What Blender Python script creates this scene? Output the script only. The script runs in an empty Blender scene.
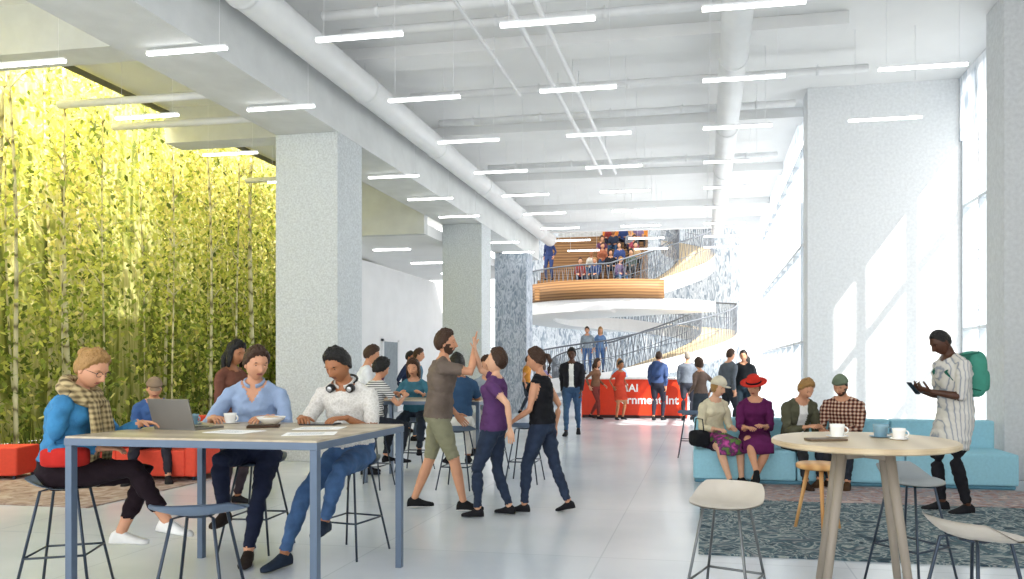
import bpy, math, random
import numpy as np
from mathutils import Vector, Matrix, noise
random.seed(7)
S=bpy.context.scene
TH=math.atan(120/720); CT,ST=math.cos(TH),math.sin(TH)
def C(x,d): return (x*CT-d*ST, x*ST+d*CT)      # metres right / metres ahead of the viewpoint -> hall axes
def V(*a): return Vector(a)
# ------------------------------------------------------------------ materials
def lin(h):
    if isinstance(h,str):
        h=h.lstrip('#'); c=[int(h[i:i+2],16)/255 for i in (0,2,4)]
    else: c=[v/255 for v in h]
    return [v/12.92 if v<=.04045 else ((v+.055)/1.055)**2.4 for v in c]
_m={}
def M(name,c,rough=.6,metal=0,var=.10,scale=10,bump=0,bs=60,tex='noise',stops=None,emit=0,vec=(1,1,1),mode='LINEAR',detail=4,dist=0,spec=.4):
    if name in _m: return _m[name]
    m=bpy.data.materials.new(name); m.use_nodes=True; nt=m.node_tree; N=nt.nodes; L=nt.links
    bs_=N['Principled BSDF']; tc=N.new('ShaderNodeTexCoord'); mp=N.new('ShaderNodeMapping')
    mp.inputs['Scale'].default_value=vec; L.new(tc.outputs['Object'],mp.inputs[0])
    if tex=='noise':
        t=N.new('ShaderNodeTexNoise'); t.inputs['Scale'].default_value=scale; t.inputs['Detail'].default_value=detail; t.inputs['Distortion'].default_value=dist; out=t.outputs['Fac']
    elif tex in('wx','wz','wy'):
        t=N.new('ShaderNodeTexWave'); t.bands_direction={'wx':'X','wz':'Z','wy':'Y'}[tex]; t.inputs['Scale'].default_value=scale
        t.inputs['Distortion'].default_value=dist; out=t.outputs['Fac']
    elif tex=='vor':
        t=N.new('ShaderNodeTexVoronoi'); t.feature='DISTANCE_TO_EDGE'; t.inputs['Scale'].default_value=scale; out=t.outputs['Distance']
    elif tex=='plaid':
        a=N.new('ShaderNodeTexWave'); a.bands_direction='Z'; a.inputs['Scale'].default_value=scale
        t=N.new('ShaderNodeTexWave'); t.bands_direction='X'; t.inputs['Scale'].default_value=scale
        L.new(mp.outputs[0],a.inputs[0]); ad=N.new('ShaderNodeMath'); ad.operation='ADD'
        L.new(a.outputs['Fac'],ad.inputs[0]); L.new(t.outputs['Fac'],ad.inputs[1])
        hf=N.new('ShaderNodeMath'); hf.operation='MULTIPLY'; hf.inputs[1].default_value=.5; L.new(ad.outputs[0],hf.inputs[0]); out=hf.outputs[0]
    L.new(mp.outputs[0],t.inputs[0])
    r=N.new('ShaderNodeValToRGB'); r.color_ramp.interpolation=mode
    b=lin(c)
    if stops is None:
        stops=[(.3,[x*(1-var) for x in b]),(.7,[min(1,x*(1+var)) for x in b])]
    else: stops=[(p,lin(h)) for p,h in stops]
    e=r.color_ramp.elements
    while len(e)<len(stops): e.new(.5)
    for i,(p,cc) in enumerate(stops): e[i].position=p
    for i,(p,cc) in enumerate(stops): e[i].color=(*cc,1)
    L.new(out,r.inputs[0]); L.new(r.outputs[0],bs_.inputs['Base Color'])
    bs_.inputs['Roughness'].default_value=rough; bs_.inputs['Metallic'].default_value=metal
    bs_.inputs['Specular IOR Level'].default_value=spec
    if emit:
        L.new(r.outputs[0],bs_.inputs['Emission Color']); bs_.inputs['Emission Strength'].default_value=emit
    if bump:
        n2=N.new('ShaderNodeTexNoise'); n2.inputs['Scale'].default_value=bs; n2.inputs['Detail'].default_value=5
        L.new(tc.outputs['Object'],n2.inputs[0]); bp=N.new('ShaderNodeBump'); bp.inputs['Strength'].default_value=bump
        bp.inputs['Distance'].default_value=.02; L.new(n2.outputs['Fac'],bp.inputs['Height']); L.new(bp.outputs[0],bs_.inputs['Normal'])
    _m[name]=m; return m
def translucent(m,f):
    nt=m.node_tree; p=nt.nodes['Principled BSDF']; t=nt.nodes.new('ShaderNodeBsdfTranslucent'); mx=nt.nodes.new('ShaderNodeMixShader'); mx.inputs[0].default_value=f
    r=[n for n in nt.nodes if n.type=='VALTORGB'][0]; nt.links.new(r.outputs[0],t.inputs[0]); nt.links.new(p.outputs[0],mx.inputs[1]); nt.links.new(t.outputs[0],mx.inputs[2]); nt.links.new(mx.outputs[0],nt.nodes['Material Output'].inputs[0])
def cloth(h,key=None): 
    return M('cloth_'+(key or h.strip('#')),h,rough=.85,var=.14,scale=9,bump=.35,bs=22,spec=.15)
# ------------------------------------------------------------------ mesh builder
class B:
    def __init__(s,name): s.n=name; s.v=[]; s.f=[]; s.m=[]; s.s=[]; s.mats=[]
    def mi(s,mat):
        for i,x in enumerate(s.mats):
            if x.name==mat.name: return i
        s.mats.append(mat); return len(s.mats)-1
    def add(s,vs,fs,mat,sm=False,X=None):
        o=len(s.v)
        if X is not None: vs=[X@Vector(v) for v in vs]
        s.v+=[tuple(v) for v in vs]; k=s.mi(mat)
        for f in fs: s.f.append(tuple(i+o for i in f)); s.m.append(k); s.s.append(sm)
    def addm(s,vs,fs,mk,sm=True):
        o=len(s.v); s.v+=[tuple(v) for v in vs]
        for f,k in zip(fs,mk): s.f.append(tuple(i+o for i in f)); s.m.append(s.mi(k)); s.s.append(sm)
    def box(s,lo,hi,mat,X=None):
        x0,y0,z0=lo; x1,y1,z1=hi
        s.add([(x0,y0,z0),(x1,y0,z0),(x1,y1,z0),(x0,y1,z0),(x0,y0,z1),(x1,y0,z1),(x1,y1,z1),(x0,y1,z1)],
          [(0,3,2,1),(4,5,6,7),(0,1,5,4),(1,2,6,5),(2,3,7,6),(3,0,4,7)],mat,False,X)
    def tube(s,pts,r,mat,n=8,side=(0,0,1),sm=True,X=None):
        vs,fs=loft(pts,r,side,n); s.add(vs,fs,mat,sm,X)
    def blob(s,c,r,mat,e=2.0,nu=16,nv=10,X=None):
        vs=[];fs=[]; q=2/e
        sp=lambda a:math.copysign(abs(a)**q,a)
        for j in range(nv+1):
            th=math.pi*j/nv
            for i in range(nu):
                ph=2*math.pi*i/nu
                vs.append((c[0]+r[0]*sp(math.sin(th))*sp(math.cos(ph)),c[1]+r[1]*sp(math.sin(th))*sp(math.sin(ph)),c[2]+r[2]*sp(math.cos(th))))
        for j in range(nv):
            for i in range(nu):
                a=j*nu+i; b_=j*nu+(i+1)%nu; fs.append((a,a+nu,b_+nu,b_))
        s.add(vs,fs,mat,True,X)
    def disc(s,prof,mat,n=32,c=(0,0,0),sm=True,X=None):   # lathe profile [(r,z)..]
        vs=[];fs=[]
        for r,z in prof:
            for i in range(n):
                a=2*math.pi*i/n; vs.append((c[0]+r*math.cos(a),c[1]+r*math.sin(a),c[2]+z))
        for j in range(len(prof)-1):
            for i in range(n):
                a=j*n+i; b_=j*n+(i+1)%n; fs.append((a,b_,b_+n,a+n))
        s.add(vs,fs,mat,sm,X)
    def make(s,loc=(0,0,0),rz=0,bevel=0):
        me=bpy.data.meshes.new(s.n); me.from_pydata(s.v,[],s.f)
        for x in s.mats: me.materials.append(x)
        me.polygons.foreach_set('material_index',s.m); me.polygons.foreach_set('use_smooth',s.s); me.update()
        o=bpy.data.objects.new(s.n,me); S.collection.objects.link(o)
        if len(loc)==2: loc=(loc[0],loc[1],0)
        o.location=loc; o.rotation_euler[2]=rz
        if bevel:
            md=o.modifiers.new('bevel','BEVEL'); md.width=bevel; md.segments=2; md.limit_method='ANGLE'
        return o
def loft(pts,rads,side,n=12):
    pts=[Vector(p) for p in pts]
    if not isinstance(rads,(list,tuple)): rads=[rads]*len(pts)
    side=Vector(side); vs=[];fs=[];m=len(pts)
    for i,p in enumerate(pts):
        t=(pts[min(i+1,m-1)]-pts[max(i-1,0)])
        t=t.normalized() if t.length>1e-7 else Vector((0,0,1))
        s_=side-t*side.dot(t)
        if s_.length<1e-3: s_=t.orthogonal()
        s_.normalize(); u=t.cross(s_)
        r=rads[i]; a,b=(r if isinstance(r,(tuple,list)) else (r,r))
        for k in range(n):
            an=2*math.pi*k/n; vs.append(p+s_*(a*math.cos(an))+u*(b*math.sin(an)))
    for i in range(m-1):
        for k in range(n):
            k2=(k+1)%n; fs.append((i*n+k,i*n+k2,(i+1)*n+k2,(i+1)*n+k))
    r0=rads[0];r1=rads[-1]
    r0=min(r0) if isinstance(r0,(tuple,list)) else r0; r1=min(r1) if isinstance(r1,(tuple,list)) else r1
    t0=(pts[1]-pts[0]).normalized(); t1=(pts[-1]-pts[-2]).normalized()
    vs.append(pts[0]-t0*r0*.35); vs.append(pts[-1]+t1*r1*.35); a=len(vs)-2
    for k in range(n):
        k2=(k+1)%n; fs.append((a,k2,k)); fs.append((a+1,(m-1)*n+k,(m-1)*n+k2))
    return vs,fs
def interp(a,b,t): return Vector(a)*(1-t)+Vector(b)*t
# ------------------------------------------------------------------ people
SK={'l':M('skin_light','#cb9575',rough=.55,var=.05,scale=14),'p':M('skin_pale','#d6a789',rough=.55,var=.05,scale=14),
    't':M('skin_tan','#a06b49',rough=.5,var=.05,scale=14),'d':M('skin_dark','#4e2f20',rough=.45,var=.08,scale=14)}
LIP={'l':M('lips_light','#a05a50',rough=.4),'p':M('lips_pale','#ac5c56',rough=.4),'t':M('lips_tan','#7c463b',rough=.4),'d':M('lips_dark','#4b2828',rough=.4)}
HC={'black':M('hair_black','#12100e',rough=.5,bump=.8,bs=70),'brown':M('hair_brown','#3c2617',rough=.5,bump=.8,bs=70),
    'blond':M('hair_blond','#a07a48',rough=.5,bump=.8,bs=70),'grey':M('hair_grey','#958c82',rough=.5,bump=.8,bs=70)}
EYEW=M('eye_white','#d6d2cc',rough=.2); IRIS=M('iris','#2a1a10',rough=.15)
SOLE=M('sole_white','#e3e3df',rough=.6); SOLED=M('sole_dark','#1e1e20',rough=.6)
def ik(a,t,l1,l2,pole):
    a=Vector(a);t=Vector(t);v=t-a;d=v.length;mx=(l1+l2)*.997
    if d>mx: t=a+v*(mx/d);v=t-a;d=mx
    x=(l1*l1-l2*l2+d*d)/(2*d);h=math.sqrt(max(l1*l1-x*x,0));n=v/d;p=Vector(pole);p=p-n*p.dot(n);p.normalize()
    return a+n*x+p*h,t
def headverts(nu,nv,k,off=None):
    u=np.linspace(0,2*np.pi,nu,endpoint=False); ph=u-.5*np.sin(u-np.pi/2)
    th=np.linspace(0,np.pi,nv+1); TT,PP=np.meshgrid(th,ph,indexing='ij')
    x=(np.sin(TT)*np.cos(PP)).ravel();y=(np.sin(TT)*np.sin(PP)).ravel();z=np.cos(TT).ravel()
    X=.075*x;Y=.096*y;Z=.118*z;low=np.clip(-z,0,1)
    X=X*(1-.26*low**1.7)
    Y=np.where(y<0,Y*(1-.5*low**1.2),Y*(1-.08*low))
    if off is None:
        fr=(y>0)
        g=lambda cx,cz,sx,sz:np.exp(-((X-cx)/sx)**2-((Z-cz)/sz)**2)*fr
        t=np.clip((.014-Z)/.05,0,1); cut=np.clip((Z+.05)/.010,0,1)
        dy=.028*t*cut*np.exp(-(X/(.008+.005*t))**2)*fr
        dy=dy-.011*(g(.031,.006,.016,.012)+g(-.031,.006,.016,.012))+.006*(g(.03,.027,.02,.007)+g(-.03,.027,.02,.007))
        dy=dy+.007*g(0,-.064,.021,.009)-.005*g(0,-.064,.018,.0025)+.009*g(0,-.102,.02,.014)+.004*(g(.042,-.03,.018,.02)+g(-.042,-.03,.018,.02))
        Y=Y+dy
    else:
        o=off(x,y,z); r=np.sqrt(X*X+Y*Y+Z*Z); X=X*(1+o/r);Y=Y*(1+o/r);Z=Z*(1+o/r)
    P=np.stack([X,Y,Z],1)*k
    fs=[(j*nu+i,(j+1)*nu+i,(j+1)*nu+(i+1)%nu,j*nu+(i+1)%nu) for j in range(nv) for i in range(nu)]
    return P,fs,(x,y,z)
def hand(b,W,f,n,side,k,curl,mat,seg):
    f=Vector(f).normalized(); n=Vector(n); n=(n-f*n.dot(f)).normalized(); t=f.cross(n)*side
    W=Vector(W)
    vs,fs=loft([W-f*.012*k,W+f*.02*k,W+f*.06*k,W+f*.096*k],[(.023*k,.018*k),(.033*k,.017*k),(.042*k,.015*k),(.038*k,.011*k)],t,max(8,seg)); b.add(vs,fs,mat,True)
    for i,(o,l) in enumerate(zip((.029,.0095,-.0105,-.029),(.070,.078,.072,.056))):
        p=W+f*.085*k+t*o*k; a=.15*curl; pts=[p]; 
        for j,q in enumerate((.46,.30,.24)):
            a+=curl*(.55,.8,.6)[j]*(1+.08*i); d=f*math.cos(a)+n*math.sin(a)+t*(o*1.2); pts.append(pts[-1]+d.normalized()*l*q*k)
        pts.insert(1,interp(pts[0],pts[1],.5)); b.tube(pts,[.0095*k,.0090*k,.0086*k,.0078*k,.006*k],mat,seg,side=n)
    d1=(t*.8+f*.6+n*.25).normalized(); d2=(t*.45+f*.85+n*(.3+.3*curl)).normalized()
    p=W+f*.022*k+t*.018*k
    b.tube([p,p+d1*.038*k,p+d1*.038*k+d2*.03*k,p+d1*.038*k+d2*.055*k],[.0135*k,.011*k,.0095*k,.007*k],mat,seg,side=n)
def shoe(b,A,f,up,k,mat,sole):
    A=Vector(A);f=Vector(f).normalized();up=Vector(up);up=(up-f*up.dot(f)).normalized();s=f.cross(up)
    sec=[(-.068,.016,.045),(-.058,.030,.078),(-.03,.036,.10),(.0,.037,.105),(.035,.038,.092),(.075,.043,.068),(.115,.047,.052),(.15,.045,.043),(.178,.034,.036),(.192,.014,.026)]
    vs=[];fs=[];mk=[];n=12
    for y,w,h in sec:
        for i in range(n):
            a=2*math.pi*i/n; c_=math.cos(a); z=math.sin(a)
            zz=(h*.5)+(h*.5)*z if z>0 else (h*.5)*(1+max(z*1.6,-1))
            vs.append(A+f*y*k+s*(w*k*(c_ if z>0 else math.copysign(abs(c_)**.5,c_)))+up*(zz-.075)*k)
    for j in range(len(sec)-1):
        for i in range(n):
            i2=(i+1)%n; fs.append((j*n+i,(j+1)*n+i,(j+1)*n+i2,j*n+i2)); mk.append(sole if 7<=i<=10 else mat)
    fs.append(tuple(range(n))); mk.append(mat); fs.append(tuple((len(sec)-1)*n+i for i in range(n))[::-1]); mk.append(mat)
    b.addm(vs,fs,mk)
def person(name,pos,face=180,H=1.75,fem=False,sk='l',hair='short',hc='brown',top=None,bot=None,sleeve=.6,leg=1.93,waist=.05,
           shoe_m=None,sole=None,inner=None,hem=0,hip=None,spine=(0,3),roll=0,twist=0,head=(5,0,0),rh=None,lh=None,rf=None,lf=None,
           rhd=None,lhd=None,rhn=None,lhn=None,curl=.45,rep=None,lep=None,rkp=(.15,1,.1),lkp=(-.15,1,.1),vox=.012,hat=None,hatm=None,
           beard=False,glasses=False,extra=None,z=0,vneck=False,girth=1.0,collar=False):
    k=H/1.75; skin=SK[sk]; b=B(name); near=vox<.02
    top=top or cloth('#777777'); bot=bot or cloth('#2b3040'); shoe_m=shoe_m or cloth('#202024'); sole=sole or SOLED
    P0=Vector(hip) if hip else V(0,0,.945*k)
    rl=math.radians(roll)
    def dr(p): p=math.radians(p); return V(math.sin(rl)*math.cos(p),math.sin(p),math.cos(p)*math.cos(rl))
    p1,p2=spine; P1=P0+dr(p1)*.20*k; P2=P1+dr((p1+p2)/2)*.15*k; P3=P2+dr(p2)*.15*k
    tw=math.radians(-twist); R=V(math.cos(tw),math.sin(tw),-math.sin(rl)*.6).normalized()
    D3=dr(p2); F=D3.cross(R)
    if F.y*math.cos(tw)<0 : F=-F
    hp,hy,hr=[math.radians(a) for a in head]
    HM=Matrix.Rotation(-hy,3,'Z')@Matrix.Rotation(-hp,3,'X')@Matrix.Rotation(hr,3,'Y')
    hup=HM@V(0,0,1); hf=HM@V(0,1,0)
    P4=P3+(D3*.6+hup*.4).normalized()*.08*k+V(0,.012,0)*k
    HCn=P4+hup*.088*k+hf*.018*k
    sw=(.152 if fem else .178)*k*girth**.5; J=dict(P0=P0,P1=P1,P2=P2,P3=P3,P4=P4,H=HCn,HM=HM,R=R,F=F,k=k,hup=hup,hf=hf)
    G=girth
    if fem: rr=[(.12,.095),(.172,.118),(.160,.112),(.125,.090),(.138,.112),(.138,.102),(.085,.068),(.05,.05)]
    else:   rr=[(.12,.10),(.160,.118),(.155,.112),(.143,.100),(.165,.118),(.168,.112),(.10,.075),(.055,.055)]
    tp=[P0-dr(p1)*.095*k,P0-dr(p1)*.03*k,P0+dr(p1)*.07*k,P1,P2,P2+D3*.06*k,P3-D3*.015*k,P3+D3*.03*k]
    T=B('tmp'); dm=skin
    vs,fs=loft(tp,[(a*k*G,c*k*G) for a,c in rr],R,20); T.add(vs,fs,dm)
    T.tube([P3-D3*.05*k,P3,P4,P4+hup*.05*k],[.062*k*(.85 if fem else 1),.054*k*(.82 if fem else 1),.050*k*(.82 if fem else 1),.046*k*(.85 if fem else 1)],dm,12)
    if fem:
        for sx in(-1,1): T.blob(P2+R*sx*.068*k+F*.075*k+D3*.01*k,(.058*k,.05*k,.058*k),dm)
    bones=[(P0-dr(p1)*.12*k,P0,.15,'t',-.3,0),(P0,P1,.14,'t',0,.4),(P1,P2,.14,'t',.4,.7),(P2,P3,.13,'t',.7,1.0),(P3+D3*.045*k,P4,.055,'n',0,1)]
    af=.88 if fem else 1.0
    for sx,tg,pole,hd,hn in((1,rh,rep,rhd,rhn),(-1,lh,lep,lhd,lhn)):
        tg=Vector(tg) if tg else V(sx*.235*k,.05*k,.865*k)
        lift=max(0,min(.05,(tg.z-(P3.z))*.15))
        Sh=P3-D3*.075*k+R*sx*sw+V(0,.005,lift)
        pole=pole or (sx*.45,-1,-.35)
        E,Wr=ik(Sh,tg,.285*k,.255*k,pole)
        T.tube([P3+D3*.02*k+R*sx*.03*k,interp(P3,Sh,.5)+D3*.02*k,Sh+D3*.006*k],[.036*k*af,.040*k*af,.036*k*af],dm,10)
        T.tube([Sh-R*sx*.06*k-D3*.012*k,Sh,interp(Sh,E,.22),interp(Sh,E,.6),E,interp(E,Wr,.25),interp(E,Wr,.6),Wr+(Wr-E).normalized()*.015],
               [.046*k*af,.052*k*af*G,.050*k*af*G,.044*k*af*G,.038*k*af,.040*k*af,.033*k*af,.024*k*af],dm,12)
        bones+=[(Sh,E,.048,'a',0,1),(E,Wr,.038,'a',1,2)]
        fd=(Wr-E).normalized()
        d=Vector(hd) if hd else fd
        nn=Vector(hn) if hn else V(-sx*(.15+abs(d.z)),0,-(1-abs(d.z)))
        hand(b,Wr,d,nn,sx,k*(.93 if fem else 1),curl,skin,7 if near else 5)
        J['wr' if sx>0 else 'wl']=Wr; J['sr' if sx>0 else 'sl']=Sh
    for sx,tg,pole in((1,rf,rkp),(-1,lf,lkp)):
        tg=tuple(tg) if tg else (sx*.10*k,0.0,.078*k)
        pit=tg[3] if len(tg)>3 else 0
        hp_=P0+V(sx*.092*k,0,-.035*k)
        K,A=ik(hp_,tg[:3],.435*k,.42*k,pole)
        T.tube([hp_+(hp_-K).normalized()*.02,interp(hp_,K,.12),interp(hp_,K,.45),interp(hp_,K,.8),K,interp(K,A,.12),interp(K,A,.3),interp(K,A,.6),interp(K,A,.85),A],
               [.085*k*G,.088*k*G,.076*k*G,.061*k,.055*k,.052*k,.055*k,.045*k,.036*k,.036*k],dm,14)
        bones+=[(hp_,K,.078,'l',0,1),(K,A,.05,'l',1,2)]
        ft=V(K.x-hp_.x,max(.0,(K-hp_).y),0); 
        ft=V(sx*.12,1,0).normalized() if ft.length<.08 else (ft.normalized()+V(sx*.1,.6,0)).normalized()
        ax=V(0,0,1).cross(ft); q=Matrix.Rotation(math.radians(pit),3,ax)
        shoe(b,A,q@ft,q@V(0,0,1),k*(.9 if fem else 1),shoe_m,sole)
        J['kr' if sx>0 else 'kl']=K; J['ar' if sx>0 else 'al']=A
    if hem:
        kz=interp(J['kr'],J['kl'],.5); e=interp(P0,kz,hem)
        T.tube([P0+V(0,0,.1),P0,interp(P0,e,.5),e],[(.16*k,.12*k),(.178*k,.13*k),(.19*k,.14*k),(.20*k,.145*k)],dm,18,side=R)
    o=T.make(); md=o.modifiers.new('r','REMESH'); md.mode='VOXEL'; md.voxel_size=vox; md.use_smooth_shade=True
    m2=o.modifiers.new('s','SMOOTH'); m2.factor=.5; m2.iterations=5 if near else 2
    dg=bpy.context.evaluated_depsgraph_get(); ev=o.evaluated_get(dg); me=ev.to_mesh()
    nv=len(me.vertices); co=np.empty(nv*3); me.vertices.foreach_get('co',co); co=co.reshape(-1,3)
    no=np.empty(nv*3); me.vertices.foreach_get('normal',no); no=no.reshape(-1,3)
    polys=[tuple(p.vertices) for p in me.polygons]
    ev.to_mesh_clear(); tm=o.data; bpy.data.objects.remove(o); bpy.data.meshes.remove(tm)
    best=np.full(nv,1e9);lab=np.zeros(nv,int);par=np.zeros(nv)
    code={'t':0,'n':1,'a':2,'l':3}
    for A_,B_,r,l,s0,s1 in bones:
        a=np.array(A_);d=np.array(B_)-a;L=d@d;t=np.clip(((co-a)@d)/L,0,1)
        ds=np.linalg.norm(co-(a+t[:,None]*d),axis=1)/(r*k); w=ds<best
        best[w]=ds[w];lab[w]=code[l];par[w]=(s0+(s1-s0)*t)[w]
    rel=co-np.array(P2); fx=rel@np.array(R); fy=rel@np.array(F)
    zone=np.zeros(nv,int) # 0 skin 1 top 2 bottom 3 inner
    zone[(lab==0)&(par>=waist)]=1; zone[(lab==0)&(par<waist)]=2
    zone[(lab==2)&(par<sleeve)]=1; zone[(lab==3)&(par<leg)]=2
    if not hip and not hem:
        h0=((co-np.array(P0))@np.array(dr(p1)))/(.5*k); tl=(lab==0)|(lab==3); lo=tl&(h0<.3)
        zone[lo&(h0>=waist)]=1; zone[lo&(h0<waist)&(lab==0)]=2
    if hem: zone[(lab==3)&(par<hem)]=1; zone[(lab==0)]=1
    dn=(co-np.array(P3))@np.array(D3); r3=np.hypot(fx,(co-np.array(P3))@np.array(F)); fr=np.clip(fy/(.1*k),0,1)
    zone[(lab!=2)&(dn>(-.002-.022*fr)*k)&(r3<.085*k)&(zone==1)]=0
    if vneck: zone[(zone==1)&(fy>0.02)&(dn>-.10*k)&(np.abs(fx)<.06*k*(1+dn/(.12*k)))&(lab!=2)]=0
    if inner: zone[(zone==1)&(lab==0)&(fy>0.03)&(np.abs(fx)<.055*k)]=3
    off=np.array([0,.012,.007,.003])[zone]
    if near:
        for i in range(nv):
            if zone[i]:
                p=co[i]; off[i]+=.011*noise.noise(Vector((p[0]*9,p[1]*9,p[2]*17)))+.007*noise.noise(Vector((p[0]*24+5,p[1]*24,p[2]*34)))
    co=co+no*off[:,None]
    zm=[skin,top,bot,inner or top]; mk=[]
    for p in polys:
        zz=[zone[i] for i in p]; mk.append(zm[max(sorted(set(zz)),key=zz.count)])
    b.addm(co.tolist(),polys,mk)
    if collar:
        c=P3+D3*.015*k
        pts=[c+R*(.070*k*math.cos(a))+F*(.066*k*math.sin(a)+.010)+D3*(.018-.030*max(0,math.sin(a))) for a in np.linspace(math.pi*.60,math.pi*2.40,18)]
        b.tube(pts,[(.008,.020)]*18,top,8,side=R)
    # head
    kh=(k*.5+.5*(.96 if fem else 1.0))*1.03; nu,nvv=(52,40) if near else (22,16)
    X4=Matrix.Translation(HCn)@HM.to_4x4()
    Pn,fs,(x,y,zz)=headverts(nu,nvv,kh)
    Pw=[X4@Vector(p) for p in Pn]; hm=HC[hc]; mk=[]
    for f in fs:
        c=Pn[list(f)].mean(0)/kh
        if c[1]>.06 and abs(c[0])<.021 and abs(c[2]+.064)<.008: mk.append(LIP[sk])
        elif beard and c[1]>-.01 and (c[2]<-.072 or (c[2]<-.045 and (abs(c[0])>.035 or abs(c[0])<.022)) or (c[2]<-.01 and abs(c[0])>.06)): mk.append(hm)
        else: mk.append(skin)
    b.addm(Pw,fs,mk)
    def hb(c,r,m,e=2,nu_=10,nv_=8): b.blob(tuple(a*kh for a in c),tuple(a*kh for a in r),m,e,nu_,nv_,X4)
    for sx in(-1,1):
        hb((sx*.075,-.006,-.006),(.008,.018,.030),skin)
        if vox<.03:
            hb((sx*.031,.0655,.004),(.0135,.0125,.008),EYEW); hb((sx*.031,.0745,.004),(.0068,.0056,.0062),IRIS)
            hb((sx*.031,.0670,.0110),(.0165,.0140,.006),skin); hb((sx*.031,.0668,-.0045),(.015,.0128,.0035),skin); hb((sx*.031,.086,.0265),(.0165,.0045,.0035),hm)
    if hair!='bald':
        Th={'short':.016,'curly':.026,'long':.020,'bob':.024,'ponytail':.012,'bun':.014,'crop':.006}[hair]; tpk=.012 if hair!='crop' else .002
        if hat: Th*=.4; tpk=0
        lowb={'long':-.95,'bob':-.75}.get(hair,-.55)
        sd={'long':-.35,'bob':-.6}.get(hair,0.0)
        ang=np.radians([0,35,60,80,105,150,180]); hz=np.array([.62,.56,.34,sd,lowb*.75,lowb,lowb])
        nz=.55 if hair in('curly','long') else .4
        def off(x,y,z):
            a=np.arctan2(np.abs(x),y)
            v=np.array([noise.noise(Vector((x[i]*(7 if hair=='curly' else 10),y[i]*7,z[i]*(7 if hair=='curly' else 2.5)))) for i in range(len(x))])
            zl=np.interp(a,ang,hz)+.10*v; t=np.clip((z-zl)/.14,0,1); t=t*t*(3-2*t)
            return -.010+t*(.010+Th*(1+nz*v)+tpk*np.clip(z,0,1)*(1+.6*v)*(1+.4*y))
        Ph,fh,_=headverts(nu,nvv,kh,off); b.add([X4@Vector(p) for p in Ph],fh,hm,True)
        if hair=='long':
            b.tube([X4@V(0,-.06,.03),X4@V(0,-.095,-.06),HCn+V(0,-.10,-.16)*1,HCn+V(0,-.10,-.27)],[(.07,.04),(.085,.045),(.085,.04),(.05,.02)],hm,14,side=R)
            for sx in(-1,1): b.tube([X4@V(sx*.06,.0,.04),X4@V(sx*.082,.005,-.05),X4@V(sx*.08,.01,-.14)],[(.02,.04),(.018,.04),(.008,.02)],hm,10,side=R)
        if hair=='ponytail': b.tube([X4@V(0,-.09,.04),X4@V(0,-.125,.03),X4@V(0,-.14,-.03),X4@V(0,-.12,-.10),X4@V(0,-.105,-.15)],[.018,.024,.026,.02,.008],hm,10)
        if hair=='bun': hb((0,-.085,.075),(.045,.042,.04),hm)
    if glasses:
        gm=M('glasses_frame','#33231a',rough=.3)
        for sx in(-1,1):
            pts=[X4@(V(sx*.032+.022*math.cos(a),.093,.004+.017*math.sin(a))*kh) for a in np.linspace(0,2*math.pi,15)]
            b.tube(pts,.0018,gm,5,side=hf); b.tube([X4@(V(sx*.053,.09,.008)*kh),X4@(V(sx*.078,0,.008)*kh)],.0018,gm,5)
        b.tube([X4@(V(-.011,.096,.008)*kh),X4@(V(.011,.096,.008)*kh)],.0018,gm,5)
    if hat=='fedora':
        prof=[(.0,.150),(.05,.150),(.072,.135),(.088,.07),(.092,.055),(.12,.050),(.158,.060),(.162,.064),(.158,.054),(.12,.044),(.088,.048),(.0,.06)]
        b.disc([(r*kh,z_*kh) for r,z_ in prof],hatm,28,X=X4@Matrix.Rotation(math.radians(-6),4,'X'))
        b.disc([(.0905*kh,.058*kh),(.094*kh,.058*kh),(.091*kh,.078*kh),(.086*kh,.078*kh)],cloth('#2a1a22'),28,X=X4@Matrix.Rotation(math.radians(-6),4,'X'))
    if hat in('beanie','cap'):
        def off2(x,y,z):
            t=np.clip((z-.22-.1*y)/.12,0,1); return -.012+t*(.012+.020+.014*np.clip(z,0,1))
        Ph,fh,_=headverts(nu,nvv,kh,off2); b.add([X4@Vector(p) for p in Ph],fh,hatm,True)
        if hat=='cap':
            hb((0,.115,.038),(.062,.06,.008),hatm,2.2,16,8)
    if extra: extra(b,J)
    return b.make((pos[0],pos[1],z),TH-math.radians(face))
# ------------------------------------------------------------------ environment materials
PLAS=M('white_plaster','#eceeef',rough=.8,var=.03,scale=2)
CEIL=M('ceiling_paint','#e8e9e9',rough=.85,var=.03,scale=1.2,bump=.1,bs=30)
BEAM=M('beam_concrete','#d2d5d5',rough=.85,var=.06,scale=3,bump=.15,bs=50)
CONC=M('speckled_concrete','#c6ccce',rough=.8,var=.17,scale=38,bump=.2,bs=90,detail=8)
PIER=M('pier_concrete','#dde0e2',rough=.8,var=.07,scale=22,bump=.15,bs=80,detail=8)
METW=M('white_metal','#e8eaec',rough=.4,var=.02)
DUCT=M('painted_duct','#e0e2e3',rough=.45,var=.04,scale=3)
FRAME=M('window_frame','#c3cbd2',rough=.4,var=.03)
def slab(name,lo,hi,mat,bev=0):
    c=[(a+b)/2 for a,b in zip(lo,hi)]; b=B(name)
    b.box([a-q for a,q in zip(lo,c)],[a-q for a,q in zip(hi,c)],mat); return b.make(c,0,bev)
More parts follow.
